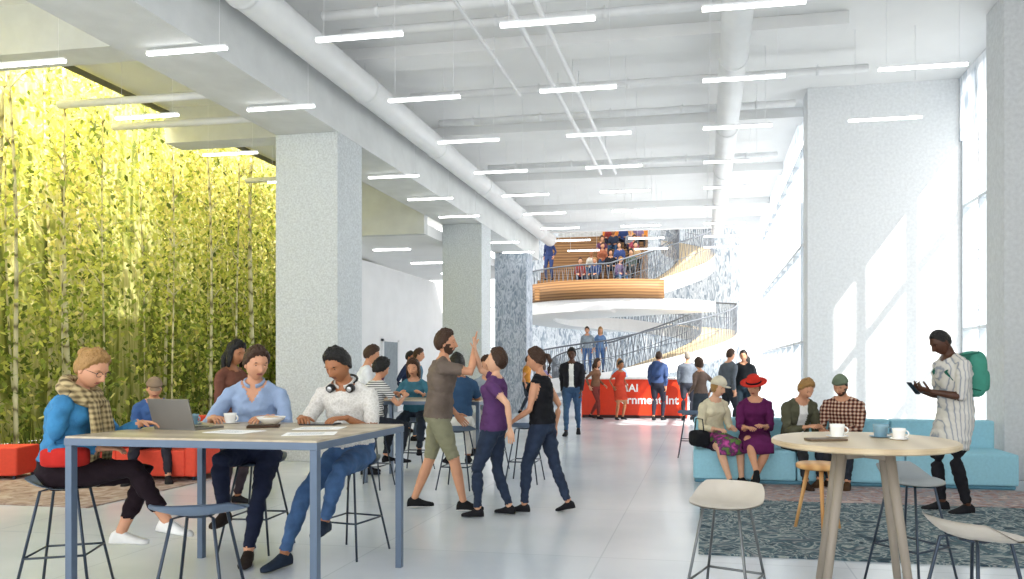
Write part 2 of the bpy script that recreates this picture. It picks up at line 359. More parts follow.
def floor_mat():
    m=bpy.data.materials.new('polished_concrete'); m.use_nodes=True; nt=m.node_tree;N=nt.nodes;L=nt.links;p=N['Principled BSDF']
    tc=N.new('ShaderNodeTexCoord'); n=N.new('ShaderNodeTexNoise'); n.inputs['Scale'].default_value=.7; n.inputs['Detail'].default_value=8
    L.new(tc.outputs['Object'],n.inputs[0]); r=N.new('ShaderNodeValToRGB'); r.color_ramp.elements[0].position=.3; r.color_ramp.elements[1].position=.75
    r.color_ramp.elements[0].color=(*lin('#c0c8d1'),1); r.color_ramp.elements[1].color=(*lin('#dde2e7'),1); L.new(n.outputs['Fac'],r.inputs[0])
    br=N.new('ShaderNodeTexBrick'); br.offset=0; br.inputs['Scale'].default_value=1; br.inputs['Brick Width'].default_value=1.8; br.inputs['Row Height'].default_value=1.8
    br.inputs['Mortar Size'].default_value=.006; br.inputs['Color1'].default_value=(1,1,1,1); br.inputs['Color2'].default_value=(.96,.97,.98,1); br.inputs['Mortar'].default_value=(.80,.82,.84,1)
    L.new(tc.outputs['Object'],br.inputs[0]); mx=N.new('ShaderNodeMixRGB'); mx.blend_type='MULTIPLY'; mx.inputs[0].default_value=1
    L.new(r.outputs[0],mx.inputs[1]); L.new(br.outputs[0],mx.inputs[2]); L.new(mx.outputs[0],p.inputs['Base Color']); p.inputs['Roughness'].default_value=.22
    return m
slab('floor',(-9.9,-4,-.3),(4.74,40,0),floor_mat())
CZ=6.2
slab('ceiling',(-9.9,-4,CZ),(4.6,13.3,CZ+.4),CEIL); slab('ceiling',(-9.9,13.3,CZ),(2.05,23.6,CZ+.4),CEIL)
slab('atrium_shade_roof',(-9.9,23.62,9.6),(2.05,39,9.9),CEIL)  # roof added out of view to cut overhead light and block the sun
slab('soffit_ceiling',(-9.9,16.2,4.55),(-6.48,24.8,4.8),CEIL)
slab('soffit_fascia',(-9.9,16.0,4.55),(-6.48,16.2,CZ),BEAM)
slab('ceiling_fascia',(-6.4,23.45,5.9),(1.75,23.62,CZ),METW)
slab('ceiling_beam',(-6.47,-4,4.98),(-5.45,23.4,CZ),BEAM)
for v in (4.4,8.1,11.8):
    slab('ceiling_rib',(-9.8,v,5.55),(-6.47,v+.45,CZ),BEAM)
for v in (6.0,10.07,13.7,17.3,20.8):
    slab('ceiling_rib',(-5.45,v,6.03),(1.9,v+.5,CZ),CEIL)
PATC=M('patterned_concrete','#9aa6b4',rough=.7,scale=9,detail=10,vec=(1,1,.35),dist=1.2,stops=[(.36,'#7f8c9b'),(.46,'#a3aebb'),(.52,'#c9d0d8'),(.6,'#96a2b0')])
for v in (10.07,17.15,21.7):
    slab('concrete_column',(-6.47,v,0),(-5.45,v+.78,4.98),CONC if v<20 else PATC,.01)
slab('wall_pier',(1.73,12.76,0),(4.3,13.3,CZ),PIER)
slab('concrete_column',(3.75,9.9,0),(4.7,10.5,CZ),M('grey_column','#ced1d3',rough=.8,var=.08,scale=20),.01)
slab('wall_right',(4.1,-4,0),(4.4,9.9,CZ),PLAS)
SHEER=M('sheer_blind','#eef1f4',scale=7,detail=10,vec=(1,1,.3),dist=1,rough=.8,stops=[(.38,'#cdd5dc'),(.48,'#eef1f4'),(.7,'#ffffff')]); translucent(SHEER,.7)
slab('roller_blind',(4.145,10.5,5.15),(4.165,12.76,CZ),SHEER)
slab('roller_blind',(1.80,13.3,5.7),(1.82,24.3,CZ),SHEER)
LACE=M('lace_screen','#d5dade',scale=6,detail=10,vec=(1,1,.35),dist=1.5,rough=.6,stops=[(.38,'#8f9ba7'),(.46,'#bcc5cd'),(.54,'#dde1e4'),(.62,'#b0bac3'),(.7,'#e0e4e7')]); translucent(LACE,.35)
def window(name,x,v0,v1,z0,z1,dv,dz,w=.05,dep=.14):
    b=B(name); n=max(1,round((v1-v0)/dv))
    for i in range(n+1):
        v=v0+(v1-v0)*i/n; b.box((-dep/2,v-w/2-v0,z0),(dep/2,v+w/2-v0,z1),FRAME)
    m=max(1,round((z1-z0)/dz))
    for j in range(m+1):
        z=z0+(z1-z0)*j/m; b.box((-dep/2+.01,0,z-w/2),(dep/2-.01,v1-v0,z+w/2),FRAME)
    return b.make((x,v0,0))
window('window_1',4.25,10.55,12.72,.03,6.1,.72,2.0)
window('window_2',1.92,13.4,24.3,.03,5.68,1.2,1.9)
def branches(name,x,v0,v1,h,n,seed):
    rnd=random.Random(seed); b=B(name); m=M('pale_branch','#aab5bd',rough=.8)
    for i in range(n):
        v=rnd.uniform(v0,v1); p=V(x+rnd.uniform(-.2,.2),v,-.015); pts=[p.copy()]
        for j in range(7): p=p+V(rnd.uniform(-.05,.05),rnd.uniform(-.18,.18),h/7); pts.append(p.copy())
        b.tube(pts,[.04-.004*q for q in range(8)],m,6)
        for q in pts[2:]:
            for s in range(3):
                e=q+V(rnd.uniform(-.2,.2),rnd.uniform(-.7,.7),rnd.uniform(.2,.7)); b.tube([q,interp(q,e,.5)+V(0,0,.08),e],[.012,.009,.004],m,5)
    return b.make()
branches('bare_tree',7.0,10.5,16,8,12,3); branches('bare_tree',5.6,15,27,8,22,5)
slab('street_pavement',(4.75,-4,-.32),(16,40,-.02),M('pavement','#d2d5d7',rough=.9)) 
slab('wall_left',(-9.9,16.25,0),(-9.7,31,4.5),PLAS)
b=B('door_1'); dk=M('door_grey','#8d979d',rough=.5)
b.box((0,0,0),(.05,1.0,2.2),dk); b.box((-.0,-.08,0),(.07,0,2.28),METW); b.box((0,1.0,0),(.07,1.08,2.28),METW); b.box((0,-.08,2.2),(.07,1.08,2.28),METW); b.box((.05,.88,1.0),(.10,.92,1.15),FRAME)
b.make((-9.695,20.6,0))
b=B('window_far')
for i in range(19): b.box((i*1.0-.03,-.06,0),(i*1.0+.03,.06,9.55),FRAME)
for z in (.0,2.4,4.6,7.2,9.4): b.box((0,-.05,z),(18,.05,z+.10),FRAME)
b.make((-14,38,0))
b=B('lace_curtain_screen'); n=60; vs=[];fs=[]
SC=C(1.58,30)
for i in range(n+1):
    a=math.radians(20+180*i/n); w_=5.2+.06*math.sin(i*2.2)
    for z in(0,9.5): vs.append((w_*math.cos(a),w_*math.sin(a),z))
for i in range(n): fs.append((2*i,2*i+2,2*i+3,2*i+1))
b.add(vs,fs,LACE,True); b.make((SC[0],SC[1],0))
# ------------------------------------------------------------------ ducts, pipes, tracks
def pipe(name,p,q,r,mat,clamps=0):
    b=B(name); p=Vector(p); q=Vector(q); d=q-p
    b.tube([V(0,0,0),d],r,mat,20)
    for i in range(clamps):
        c=d*((i+.5)/clamps); t=d.normalized(); b.tube([c-t*.03,c+t*.03],r*1.06,mat,20)
        b.tube([c,V(c.x,c.y,CZ-p.z-.2)],.008,mat,5,side=(1,0,0))
    return b.make(p)
pipe('ventilation_duct',(-5.05,-3,5.62),(-5.05,23.3,5.62),.21,DUCT,9)
pipe('ventilation_duct',(.38,-3,5.62),(.38,22.8,5.62),.19,DUCT,9)
for u in(-2.25,-1.93): pipe('conduit_track',(u,-3,5.66),(u,15.6,5.66),.035,METW,6)
pipe('conduit_track',(-2.87,-3,5.7),(-2.87,11,5.7),.025,METW,5)
for v,u0,u1 in((8.5,-4.8,2.6),(9.0,-4.8,2.3),(11.3,-4.8,2.4),(12.6,-4.8,1.5),(15.6,-4.8,1.5)): 
    pipe('sprinkler_pipe',(u0,v,5.90),(u1,v,5.90),.06,DUCT,5)
for v in(9.2,10.2,13.6): pipe('sprinkler_pipe',(-9.4,v,5.3),(-6.5,v,5.3),.055,DUCT,0)
pipe('trim_garden_header',(-9.75,3,6.1),(-9.75,15.9,6.1),.05,M('dark_rail','#6d6a50',rough=.5),0)
LAMP=M('lamp_diffuser','#ffffff',emit=7,var=0)
b=B('pendant_light'); b.box((-.49,-.022,0),(.49,.022,.022),METW); b.box((-.485,-.020,-.026),(.485,.020,0),LAMP)
for sx in(-.4,.4): b.tube([V(sx,0,.02),V(sx,0,CZ-4.9)],.003,METW,4,side=(1,0,0))
first=b.make((0,0,0)); pm=first.data; used=False
for i in range(6):
    for j in range(-1,9):
        u=-7.66+2.03*i; v=7.1+1.78*j
        if -6.9<u<-5.0 and any(abs(v-(c+.4))<.55 for c in(10.07,17.15,21.7)): continue
        if (u>1.3 and v>12.2) or (u<-7 and v>15.8): continue
        if i==5 and j<1: continue
        o=first if not used else bpy.data.objects.new('pendant_light',pm)
        if used: S.collection.objects.link(o)
        used=True; o.location=(u,v,4.93)
for i,(u,v) in enumerate(((-8.2,18),(-8.2,20.5),(-8.2,23))):
    b=B('ceiling_lamp'); b.box((-.5,-.05,-.03),(.5,.05,0),LAMP); b.make((u,v,4.55))
# ------------------------------------------------------------------ birch garden
slab('garden_soil',(-13,2,-.35),(-9.9,20.2,-.02),M('soil','#4b3d24',rough=.95,var=.4,scale=6,bump=.5,bs=20))
HED=M('hedge','#6d7f26',rough=.9,scale=1.8,detail=12,vec=(1,2.4,.30),dist=.6,stops=[(.30,'#4b5228'),(.42,'#7b833c'),(.50,'#a3a75e'),(.56,'#cdc890'),(.62,'#a5a85c'),(.75,'#e3dea8')],bump=.6,bs=9)
slab('garden_backdrop_hedge',(-13.2,2,0),(-12.9,20.2,8.6),HED)
slab('wall_garden_end',(-12.89,20.0,0),(-9.91,20.2,8.6),M('hedge_end','#6d7f26',rough=.9,scale=1.8,detail=12,vec=(2.4,1,.30),stops=[(.30,'#4b5228'),(.42,'#7b833c'),(.56,'#b3ae76'),(.75,'#ddd79e')]))
BARK=M('birch_bark','#cfc9a6',rough=.8,tex='wz',scale=.9,dist=9,vec=(3,3,1),stops=[(.0,'#77704f'),(.10,'#b3ad86'),(.3,'#c9c49c'),(1,'#d5d0aa')],bump=.3,bs=30)
rnd=random.Random(11); strands=[]
for i in range(96):
    v=3.2+16.4*(i+rnd.random()*.8)/96; u=rnd.choice((-10.3,-10.7,-11.2,-11.8,-12.3))+rnd.uniform(-.12,.12); strands.append((u,v))
    if i%5>1: continue
    b=B('birch_tree'); lx,ly=rnd.uniform(-.15,.15),rnd.uniform(-.3,.3); r=rnd.choice((.012,.016,.022,.03,.055))
    pts=[V(lx*t*t,ly*t+.05*math.sin(t*6+i),t*7.6) for t in np.linspace(0,1,9)]
    b.tube(pts,[r*(1.15-.6*t) for t in np.linspace(0,1,9)],BARK,9)
    for q in pts[3:]:
        for s in range(2):
            a=rnd.uniform(0,6.28); e=q+V(math.cos(a)*.3,math.sin(a)*.4,rnd.uniform(.15,.5)); b.tube([q,interp(q,e,.5)+V(0,0,.06),e],[.012,.008,.004],BARK,5)
    b.make((u,v,-.02))
LM=[M('leaf_sunlit','#f0e798',rough=.6,var=.1),M('leaf_lime','#ccd06a',rough=.6,var=.15),M('leaf_green','#94a54a',rough=.6,var=.15),M('leaf_deep','#5f7030',rough=.6,var=.2)]
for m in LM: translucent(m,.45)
b=B('birch_foliage')
for i in range(2300):
    u,v=rnd.choice(strands); cu=u+rnd.gauss(0,.15); cv=v+rnd.gauss(0,.22); cz=.3+7.2*rnd.random()**.85
    for j in range(rnd.randint(12,24)):
        p=V(min(cu+rnd.gauss(0,.14),-9.97),min(cv+rnd.gauss(0,.12),19.9),cz+rnd.gauss(0,.5))
        if p.z<.05: continue
        s=rnd.uniform(.03,.07); R_=Matrix.Rotation(rnd.uniform(0,6.28),3,'Z')@Matrix.Rotation(rnd.uniform(-1.2,1.2),3,'X')@Matrix.Rotation(rnd.uniform(-1,1),3,'Y')
        w=min(1,max(0,p.z/7+rnd.gauss(0,.24))); k=0 if w>.70 else 1 if w>.38 else 2 if w>.10 else 3  # leaves turn pale yellow with height, sunlit glow put into their colour
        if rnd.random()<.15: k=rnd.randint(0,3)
        q=[V(0,0,s),V(s*.6,0,.15*s),V(s*.25,.1*s,-s),V(-s*.25,.1*s,-s),V(-s*.6,0,.15*s)]
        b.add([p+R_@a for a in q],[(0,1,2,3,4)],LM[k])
b.make()
b=B('garden_grass')
for i in range(1700):
    p=V(rnd.uniform(-12.5,-10.0),rnd.uniform(3,19),0); h=rnd.uniform(.15,.6); a=rnd.uniform(0,6.28); d=V(math.cos(a),math.sin(a),0)
    b.add([p-d*.02,p+d*.02,p+V(rnd.uniform(-.1,.0),rnd.uniform(-.15,.15),h)],[(0,1,2)],LM[rnd.choice((1,2,3,3))])
b.make((0,0,-.02))
# ------------------------------------------------------------------ spiral stair
ang=[-215,-180,-90,0,90,180,270,360,405]; zs=[0.0,.45,1.25,2.85,3.6,3.9,4.0,6.1,6.9]; Ro=[4.4,4.4,4.45,4.7,4.6,4.4,4.35,3.75,3.6]
zf=lambda a:float(np.interp(a,ang,zs)); rf_=lambda a:float(np.interp(a,ang,Ro))
sp=B('spiral_staircase'); WH=M('stair_white','#f3f3f2',rough=.5,var=.02); TR=M('stair_tread','#c4b190',rough=.6); RAIL=M('rail_metal','#6a7078',rough=.4,metal=.3)
st=[];A0=-215
for i in range(0,621,5):
    a=A0+i; c,s=math.cos(math.radians(a)),math.sin(math.radians(a)); z=zf(a); ro=rf_(a); ri=ro-1.5 
    st.append([(ri*c,ri*s,z),(ro*c,ro*s,z),(ro*c,ro*s,max(z-.55,.0)),(ri*c,ri*s,max(z-.55,.0))])
vs=[p for r in st for p in r]; n=len(st)
for i in range(n-1):
    o=4*i
    sp.add([vs[o],vs[o+1],vs[o+5],vs[o+4]],[(0,1,2,3)],TR); sp.add([vs[o+1],vs[o+2],vs[o+6],vs[o+5]],[(0,1,2,3)],WH,False)
    sp.add([vs[o+2],vs[o+3],vs[o+7],vs[o+6]],[(0,1,2,3)],WH); sp.add([vs[o+3],vs[o],vs[o+4],vs[o+7]],[(0,1,2,3)],WH)
for rad in(0,1):
    top=[];mid=[]; a=-215
    while a<=404:
        ro=rf_(a)-.04-(1.42 if rad else 0); c,s=math.cos(math.radians(a)),math.sin(math.radians(a)); z=zf(a)
        q=V(ro*c,ro*s,z); t=V(-s,c,0)*.5
        if not(rad and 150<a<275):
            sp.tube([q,q+t*.26+V(0,0,1.1)],.010,RAIL,4,sm=False); sp.tube([q+t*.26,q+V(0,0,1.1)],.010,RAIL,4,sm=False)
            top.append(q+V(0,0,1.12)); mid.append(q+V(0,0,.5))
        elif top: sp.tube(top,.030,RAIL,6); sp.tube(mid,.012,RAIL,4); top=[];mid=[]
        a+=2.6
    sp.tube(top,.030,RAIL,6); sp.tube(mid,.012,RAIL,4)
sp.make((SC[0],SC[1],0))
WOOD=M('oak_cladding','#96704a',rough=.6,tex='wz',scale=3,dist=2,vec=(.3,.3,1),stops=[(0,'#735033'),(.5,'#8f6a43'),(1,'#a07a50')])
RISE=.36; LZ=4.01
bl=B('timber_bleachers'); BX0,BX1,BY=-2.95,.95,-3.45
for kx in range(8): bl.box((BX0,BY+.5*kx,-.10),(BX1,BY+.5*kx+.55 if kx<7 else BY+4.6,RISE*(kx+1)),WOOD)
bl.make((SC[0],SC[1],LZ),0,.008)
WZ=LZ+8*RISE
wp=B('wall_orange_lit'); wp.box((-1.0,0,0),(.95,.1,1.9),M('orange_glow','#dd8a33',rough=.6,var=.1,scale=3)); wp.box((-.2,-.03,.0),(.55,0,1.4),M('amber_panel','#f0b45a',rough=.5)); wp.make((SC[0],SC[1]+1.02,WZ))  # orange-lit opening, its warm glow put into the panel colour
wp=B('wall_white_panel'); wp.box((-2.95,0,0),(-1.01,.1,1.9),M('panel_grey','#c9ced2',rough=.6,scale=9,detail=8,var=.2)); wp.make((SC[0],SC[1]+1.02,WZ))
def arcband(name,a0,a1,r,z0,z1,mat,th=.05,nn=34):
    cf=B(name); vs=[];fs=[]
    for i in range(nn+1):
        a=math.radians(a0+(a1-a0)*i/nn)
        for z in(z0,z1): vs.append((r*math.cos(a),r*math.sin(a),z))
    for i in range(nn): fs.append((2*i,2*i+2,2*i+3,2*i+1))
    cf.add(vs,fs,mat,True); o=cf.make((SC[0],SC[1],0)); md=o.modifiers.new('t','SOLIDIFY'); md.thickness=th
arcband('landing_fascia',182,296,4.42,3.86,4.55,WOOD)
cf=B('landing_soffit'); pts=[(4.34*math.cos(math.radians(a)),4.34*math.sin(math.radians(a))) for a in range(150,331,6)]
m_=len(pts); cf.add([(x,y,3.5) for x,y in pts]+[(x,y,3.88) for x,y in pts],[tuple(range(m_))[::-1],tuple(range(m_,2*m_))]+[(i,(i+1)%m_,m_+(i+1)%m_,m_+i) for i in range(m_)],WH); cf.make((SC[0],SC[1],0))
# ------------------------------------------------------------------ reception desk
RED=M('signal_red','#dc3a18',rough=.45,var=.04)
dx,dy=C(-.10,20.3)
b=B('reception_desk'); b.box((0,0,0),(2.95,.7,1.08),RED); b.box((-.04,-.05,1.08),(2.99,.74,1.13),M('counter_white','#f0f0ee',rough=.3)); b.box((0.03,-.01,0),(2.92,0.0,.08),M('kick','#3a2020'))
desk=b.make((dx,dy,0),0,.02)
def text(s,size,loc,mat,par,rx=90,rz=0,name='lettering'):
    cu=bpy.data.curves.new(name,'FONT'); cu.body=s; cu.size=size; cu.extrude=.004; cu.offset=.006
    o=bpy.data.objects.new(name,cu); S.collection.objects.link(o); o.data.materials.append(mat); o.parent=par; o.location=loc; o.rotation_euler=(math.radians(rx),0,math.radians(rz))
WT=M('white_letter','#ffffff',rough=.5,var=0)
text('MAI',.30,(1.10,-.012,.74),WT,desk); text('vernment Int',.33,(.98,-.012,.40),WT,desk)
# ------------------------------------------------------------------ furniture
STEEL=M('blue_steel','#5c6c80',rough=.4,metal=.2,var=.04); OAKT=M('pale_top','#cdbfa6',rough=.35,tex='wy',scale=2,dist=3,vec=(6,.6,1),stops=[(0,'#a89a84'),(.5,'#b5a891'),(1,'#c0b49d')])
def bar_table(pos,w,d,h=1.03):
    b=B('bar_table'); b.box((-w/2,-d/2,h-.03),(w/2,d/2,h),OAKT)
    b.box((-w/2-.004,-d/2-.004,h-.055),(w/2+.004,d/2+.004,h-.012),STEEL)
    for sx in(-1,1):
        for sy in(-1,1): b.box((sx*(w/2-.022)-.022,sy*(d/2-.022)-.022,0),(sx*(w/2-.022)+.022,sy*(d/2-.022)+.022,h-.05),STEEL)
    return b.make((pos[0],pos[1],0),0,.003)
bar_table((-2.965,4.33),1.63,1.18)
bar_table(C(-1.95,9.2),1.5,.8)
SHB=M('shell_blue','#66778c',rough=.5,var=.05); SHC=M('shell_cream','#bdb6ab',rough=.5,var=.04); SHD=M('shell_grey','#8f9598',rough=.5,var=.04); ROD=M('rod_dark','#3b4552',rough=.35,metal=.6); RODG=M('rod_grey','#6c7072',rough=.35,metal=.5)
def bar_stool(pos,rz,sm,lm,h=.70,back=.05,r=.20):
    b=B('bar_stool'); nr,na=10,36
    for lay in(0,1):
        vs=[];fs=[]
        for i in range(nr+1):
            q=i/nr
            for j in range(na):
                a=2*math.pi*j/na; bk=max(0,-math.sin(a)); rr=r*q
                ca,sa=math.cos(a),math.sin(a); cx=math.copysign(abs(ca)**.85,ca)*1.08; cy=math.copysign(abs(sa)**.85,sa)*.95
                z=h-.014+.02*q*q+back*(q**3.2)*min(1,bk*1.6)-(.012 if lay else 0)*(1-.5*q**6)-.02*q**3*max(0,sa)
                vs.append((rr*cx,rr*cy*(1+.04*bk),z))
        for i in range(nr):
            for j in range(na):
                j2=(j+1)%na; f=(i*na+j,i*na+j2,(i+1)*na+j2,(i+1)*na+j); fs.append(f if lay else f[::-1])
        b.add(vs,fs,sm,True)
    for sx in(-1,1):
        for sy in(-1,1): b.tube([V(sx*.05,sy*.05,h-.02),V(sx*.10,sy*.10,h-.03),V(sx*.205,sy*.205,0.004)],.0085,lm,7,side=(1,0,0))
    q=.165; pts=[V(-q,-q,.27),V(q,-q,.27),V(q,q,.27),V(-q,q,.27)]
    for i in range(4): b.tube([pts[i],pts[(i+1)%4]],.0075,lm,6)
    b.disc([(0,h-.035),(.07,h-.035),(.07,h-.022),(0,h-.022)],lm,16)
    return b.make((pos[0],pos[1],0),rz)
bar_stool(C(-2.02,3.78),.3,SHB,ROD,r=.215)
P1=C(-3.32,4.6); bar_stool(P1,math.radians(-65),SHB,ROD)
bar_stool((-3.5,5.2),math.radians(185),SHB,ROD); bar_stool((-2.70,5.2),math.radians(170),SHB,ROD)
bar_stool(C(.79,4.02),math.radians(160),SHC,RODG,back=.08,r=.19); bar_stool(C(2.15,4.75),math.radians(-140),SHD,ROD,back=.09,r=.2); bar_stool(C(1.76,3.25),math.radians(-60),SHC,ROD,back=.07,r=.20)
for q in((-2.55,8.6),(-1.5,8.55),(-2.35,9.95),(-.75,9.0),(-1.3,9.95)): bar_stool(C(*q),0,SHB,ROD)
bar_stool(C(1.7,11.5),0,SHB,ROD)
GW=M('greyed_oak','#8f867a',rough=.5,var=.08,scale=9,vec=(3,3,.4))
b=B('round_bar_table'); RTm=M('round_top','#d8cbb6',rough=.4,tex='wx',scale=1.5,dist=4,vec=(1,.3,1),stops=[(0,'#b9a585'),(1,'#cbb999')])
b.disc([(0,1.03),(.50,1.03),(.508,1.022),(.508,1.004),(.49,.995),(0,.995)],RTm,56,sm=False)
for a in(40,130,220,310):
    c,s=math.cos(math.radians(a)),math.sin(math.radians(a)); b.tube([V(.17*c,.17*s,.995),V(.34*c,.34*s,0.006)],[.030,.021],GW,12,side=(1,0,0))
b.box((-.17,-.03,.93),(.17,.03,.995),GW,Matrix.Rotation(math.radians(40),4,'Z')); b.box((-.17,-.03,.93),(.17,.03,.995),GW,Matrix.Rotation(math.radians(130),4,'Z'))
RT=C(1.59,4.12); b.make((RT[0],RT[1],0))
b=B('wooden_stool'); LW=M('light_oak','#cf9d62',rough=.5,tex='wx',scale=3,dist=3,stops=[(0,'#bd8950'),(1,'#d8aa70')])
b.disc([(0,.60),(.19,.60),(.2,.59),(.2,.565),(.185,.555),(0,.555)],LW,30)
for a in(30,150,270,):
    c,s=math.cos(math.radians(a)),math.sin(math.radians(a)); b.tube([V(.10*c,.10*s,.56),V(.22*c,.22*s,.005)],[.02,.014],LW,10,side=(1,0,0))
b.make(C(2.05,6.3))
TQ=M('turquoise_fabric','#97cbdc',rough=.8,var=.05,scale=30,bump=.15,bs=120)
b=B('upholstered_bench'); W=3.75
b.box((.02,.04,.0),(W-.02,.86,.05),M('plinth_blue','#5d8fa3'))
for i in range(3): b.box((W*i/3+.006,0,.05),(W*(i+1)/3-.006,.72,.42),TQ); b.box((W*i/3+.006,.72,.05),(W*(i+1)/3-.006,.92,.76),TQ)
b.make((-.15,9.05,0),0,.03)
slab('patterned_rug',(-.05,5.6,0.002),(3.3,7.9,.014),M('rug_teal','#6b7d84',rough=.95,scale=4,detail=14,dist=2.5,stops=[(.34,'#2f424d'),(.43,'#556b76'),(.485,'#adb1ac'),(.53,'#577079'),(.60,'#3a4f5b'),(.68,'#97999a')],bump=.5,bs=200))
slab('woven_rug',(.6,7.95,0.002),(3.7,9.0,.012),M('rug_rose','#b79c98',rough=.95,scale=5,detail=14,dist=2,stops=[(.34,'#8a6a67'),(.46,'#b39893'),(.52,'#87929a'),(.58,'#b9a29c'),(.7,'#cdbcb4')],bump=.5,bs=200))
slab('faded_rug',(-9.3,6.4,0.002),(-6.2,8.6,.014),M('rug_red','#8f7468',rough=.95,scale=4,detail=12,dist=2,stops=[(.34,'#7f675e'),(.5,'#a39088'),(.7,'#b9aca4')],bump=.5,bs=200))
RF=M('red_upholstery','#cf4530',rough=.75,var=.05,scale=25,bump=.1,bs=120)
def armchair(pos,rz,w=1.15,name='red_sofa'):
    b=B(name); h=w/2
    b.box((-h+.14,-.34,.07),(h-.14,.42,.40),RF); b.box((-h,-.50,.07),(h,-.34,.78),RF)
    for sx in(-1,1):
        b.box((min(sx*h,sx*(h-.14)),-.34,.07),(max(sx*h,sx*(h-.14)),.42,.56),RF)
        for sy in(-.3,.3): b.box((sx*(h-.1)-.02,sy-.02,0),(sx*(h-.1)+.02,sy+.02,.075),ROD)
    return b.make((pos[0],pos[1],0),rz,.03)
armchair(C(-5.40,9.42),math.radians(184),1.2)
b=B('upholstered_ottoman'); b.box((-.24,-.24,.06),(.24,.24,.42),RF)
for sx in(-.18,.18):
    for sy in(-.18,.18): b.box((sx-.02,sy-.02,0),(sx+.02,sy+.02,.06),ROD)
b.make(C(-7.45,9.3),.3,.03)
# ------------------------------------------------------------------ things on tables
TZ=1.03
CER=M('ceramic_white','#f2f2ef',rough=.25,var=.02); CEB=M('ceramic_blue','#7d9fb0',rough=.3,var=.03); COF=M('coffee','#4a2c18',rough=.3)
def mug(pos,mat,s=1,z=TZ,name='coffee_mug'):
    b=B(name); b.disc([(0,0.002),(.028*s,.0),(.036*s,.01*s),(.042*s,.06*s),(.044*s,.075*s),(.041*s,.075*s),(.037*s,.06*s),(0,.058*s)],mat,24); b.disc([(0,.0615*s),(.0372*s,.0615*s)],COF,24)
    b.tube([V(.04*s+ .022*s*math.sin(a),0,.04*s+.02*s*math.cos(a)) for a in np.linspace(0,math.pi,8)],.005*s,mat,6,side=(0,1,0)); b.disc([(0,0),(.055*s,.002),(.065*s,.008),(.0,.004)],mat,24)
    b.make((pos[0],pos[1],z+.001))
mug((-3.62,4.62),CEB); mug((-3.42,4.76),CER); mug((RT[0]-.12,RT[1]+.12),CER,1.0); mug((RT[0]+.13,RT[1]+.15),CEB,1.0)
mug((RT[0]+.2,RT[1]+.02),CER,.85)
b=B('serving_bowl'); b.disc([(0,.0),(.04,0),(.085,.035),(.10,.055),(.096,.055),(.08,.038),(0,.02)],CER,28); b.blob((0,0,.04),(.07,.07,.018),M('oatmeal','#d8b27a',rough=.9,bump=.5)); b.make((-3.08,4.74,TZ+.001))
PAP=M('paper','#f4f4f2',rough=.8,var=.01)
for i,(p,r) in enumerate((((-2.55,4.48),.2),((-2.95,4.15),-.1),((-2.4,4.1),.4))):
    b=B('paper_sheet'); b.box((-.15,-.105,0),(.15,.105,.003),PAP)
    for q in range(6): b.box((-.12,-.08+q*.025,.003),(.08,-.076+q*.025,.0034),M('ink','#8a94a0'))
    b.make((p[0],p[1],TZ+.001),r)
ALU=M('aluminium','#7f7d79',rough=.35,metal=.3,var=.02); KEY=M('keys_dark','#2e2f33',rough=.5); SCR=M('screen_glass','#25303a',rough=.15)
def laptop(pos,rz,z=TZ,op=105):
    b=B('laptop'); b.box((-.17,-.12,0),(.17,.12,.014),ALU)
    for r in range(5):
        for c in range(12): b.box((-.145+c*.0245,-.02+r*.022,.014),(-.145+c*.0245+.02,-.02+r*.022+.017,.017),KEY)
    b.box((-.05,-.10,.014),(.05,-.035,.0148),M('pad','#8e8e8c'))
    X=Matrix.Translation((0,.12,.012))@Matrix.Rotation(math.radians(-(op-90)),4,'X')
    b.box((-.17,-.004,0),(.17,.004,.20),ALU,X); b.box((-.158,-.0055,.012),(.158,-.004,.19),SCR,X)
    b.make((pos[0],pos[1],z+.001),rz)
laptop((-3.42,4.34),math.radians(172),op=106)
b=B('tablet_computer'); b.box((-.12,-.085,0),(.12,.085,.008),KEY); b.box((-.11,-.075,.008),(.11,.075,.0088),SCR); b.make((-2.72,4.78,TZ+.001),.15)
b=B('wooden_tray'); b.box((-.11,-.045,0),(.11,.045,.012),M('dark_oak','#6a5a48')); b.make((RT[0]-.22,RT[1]-.10,TZ+.001),.3,.003)
b=B('notebook'); b.box((-.1,-.07,0),(.1,.07,.015),cloth('#46362c')); b.make((-2.98,4.5,TZ+.001),.5)
# ------------------------------------------------------------------ foreground people
DDEN=M('dark_denim','#222f45',rough=.85,var=.2,scale=14,bump=.3,bs=26); MDEN=M('mid_denim','#3b5a82',rough=.85,var=.22,scale=12,bump=.3,bs=26)
BLK=cloth('#1b1c20'); WHC=cloth('#e9e9e6')
SCF=M('scarf_check','#a08c66',rough=.9,tex='plaid',scale=9,stops=[(.1,'#5f5238'),(.45,'#94835e'),(.8,'#bba97e')],bump=.5,bs=60)
def scarf(b,J):
    c=J['P3']; F=J['F']; R=J['R']
    for q,rr,zz in((0,.100,.03),(1,.118,-.01)):
        b.tube([c+R*(rr*math.cos(a))+F*(rr*.85*math.sin(a)+.015)+V(0,0,zz-.03*math.sin(a)) for a in np.linspace(0,2*math.pi,20)],.036,SCF,10)
    for sx in(-1,1): b.tube([c+R*sx*.06+F*.12+V(0,0,-.03),c+R*sx*.075+F*.15+V(0,0,-.2),c+R*sx*.08+F*.13+V(0,0,-.42)],[(.05,.025),(.06,.022),(.055,.015)],SCF,10,side=R)
    b.blob(J['P0']+V(.19,.1,.09),(.05,.13,.06),cloth('#b02a24'),5)
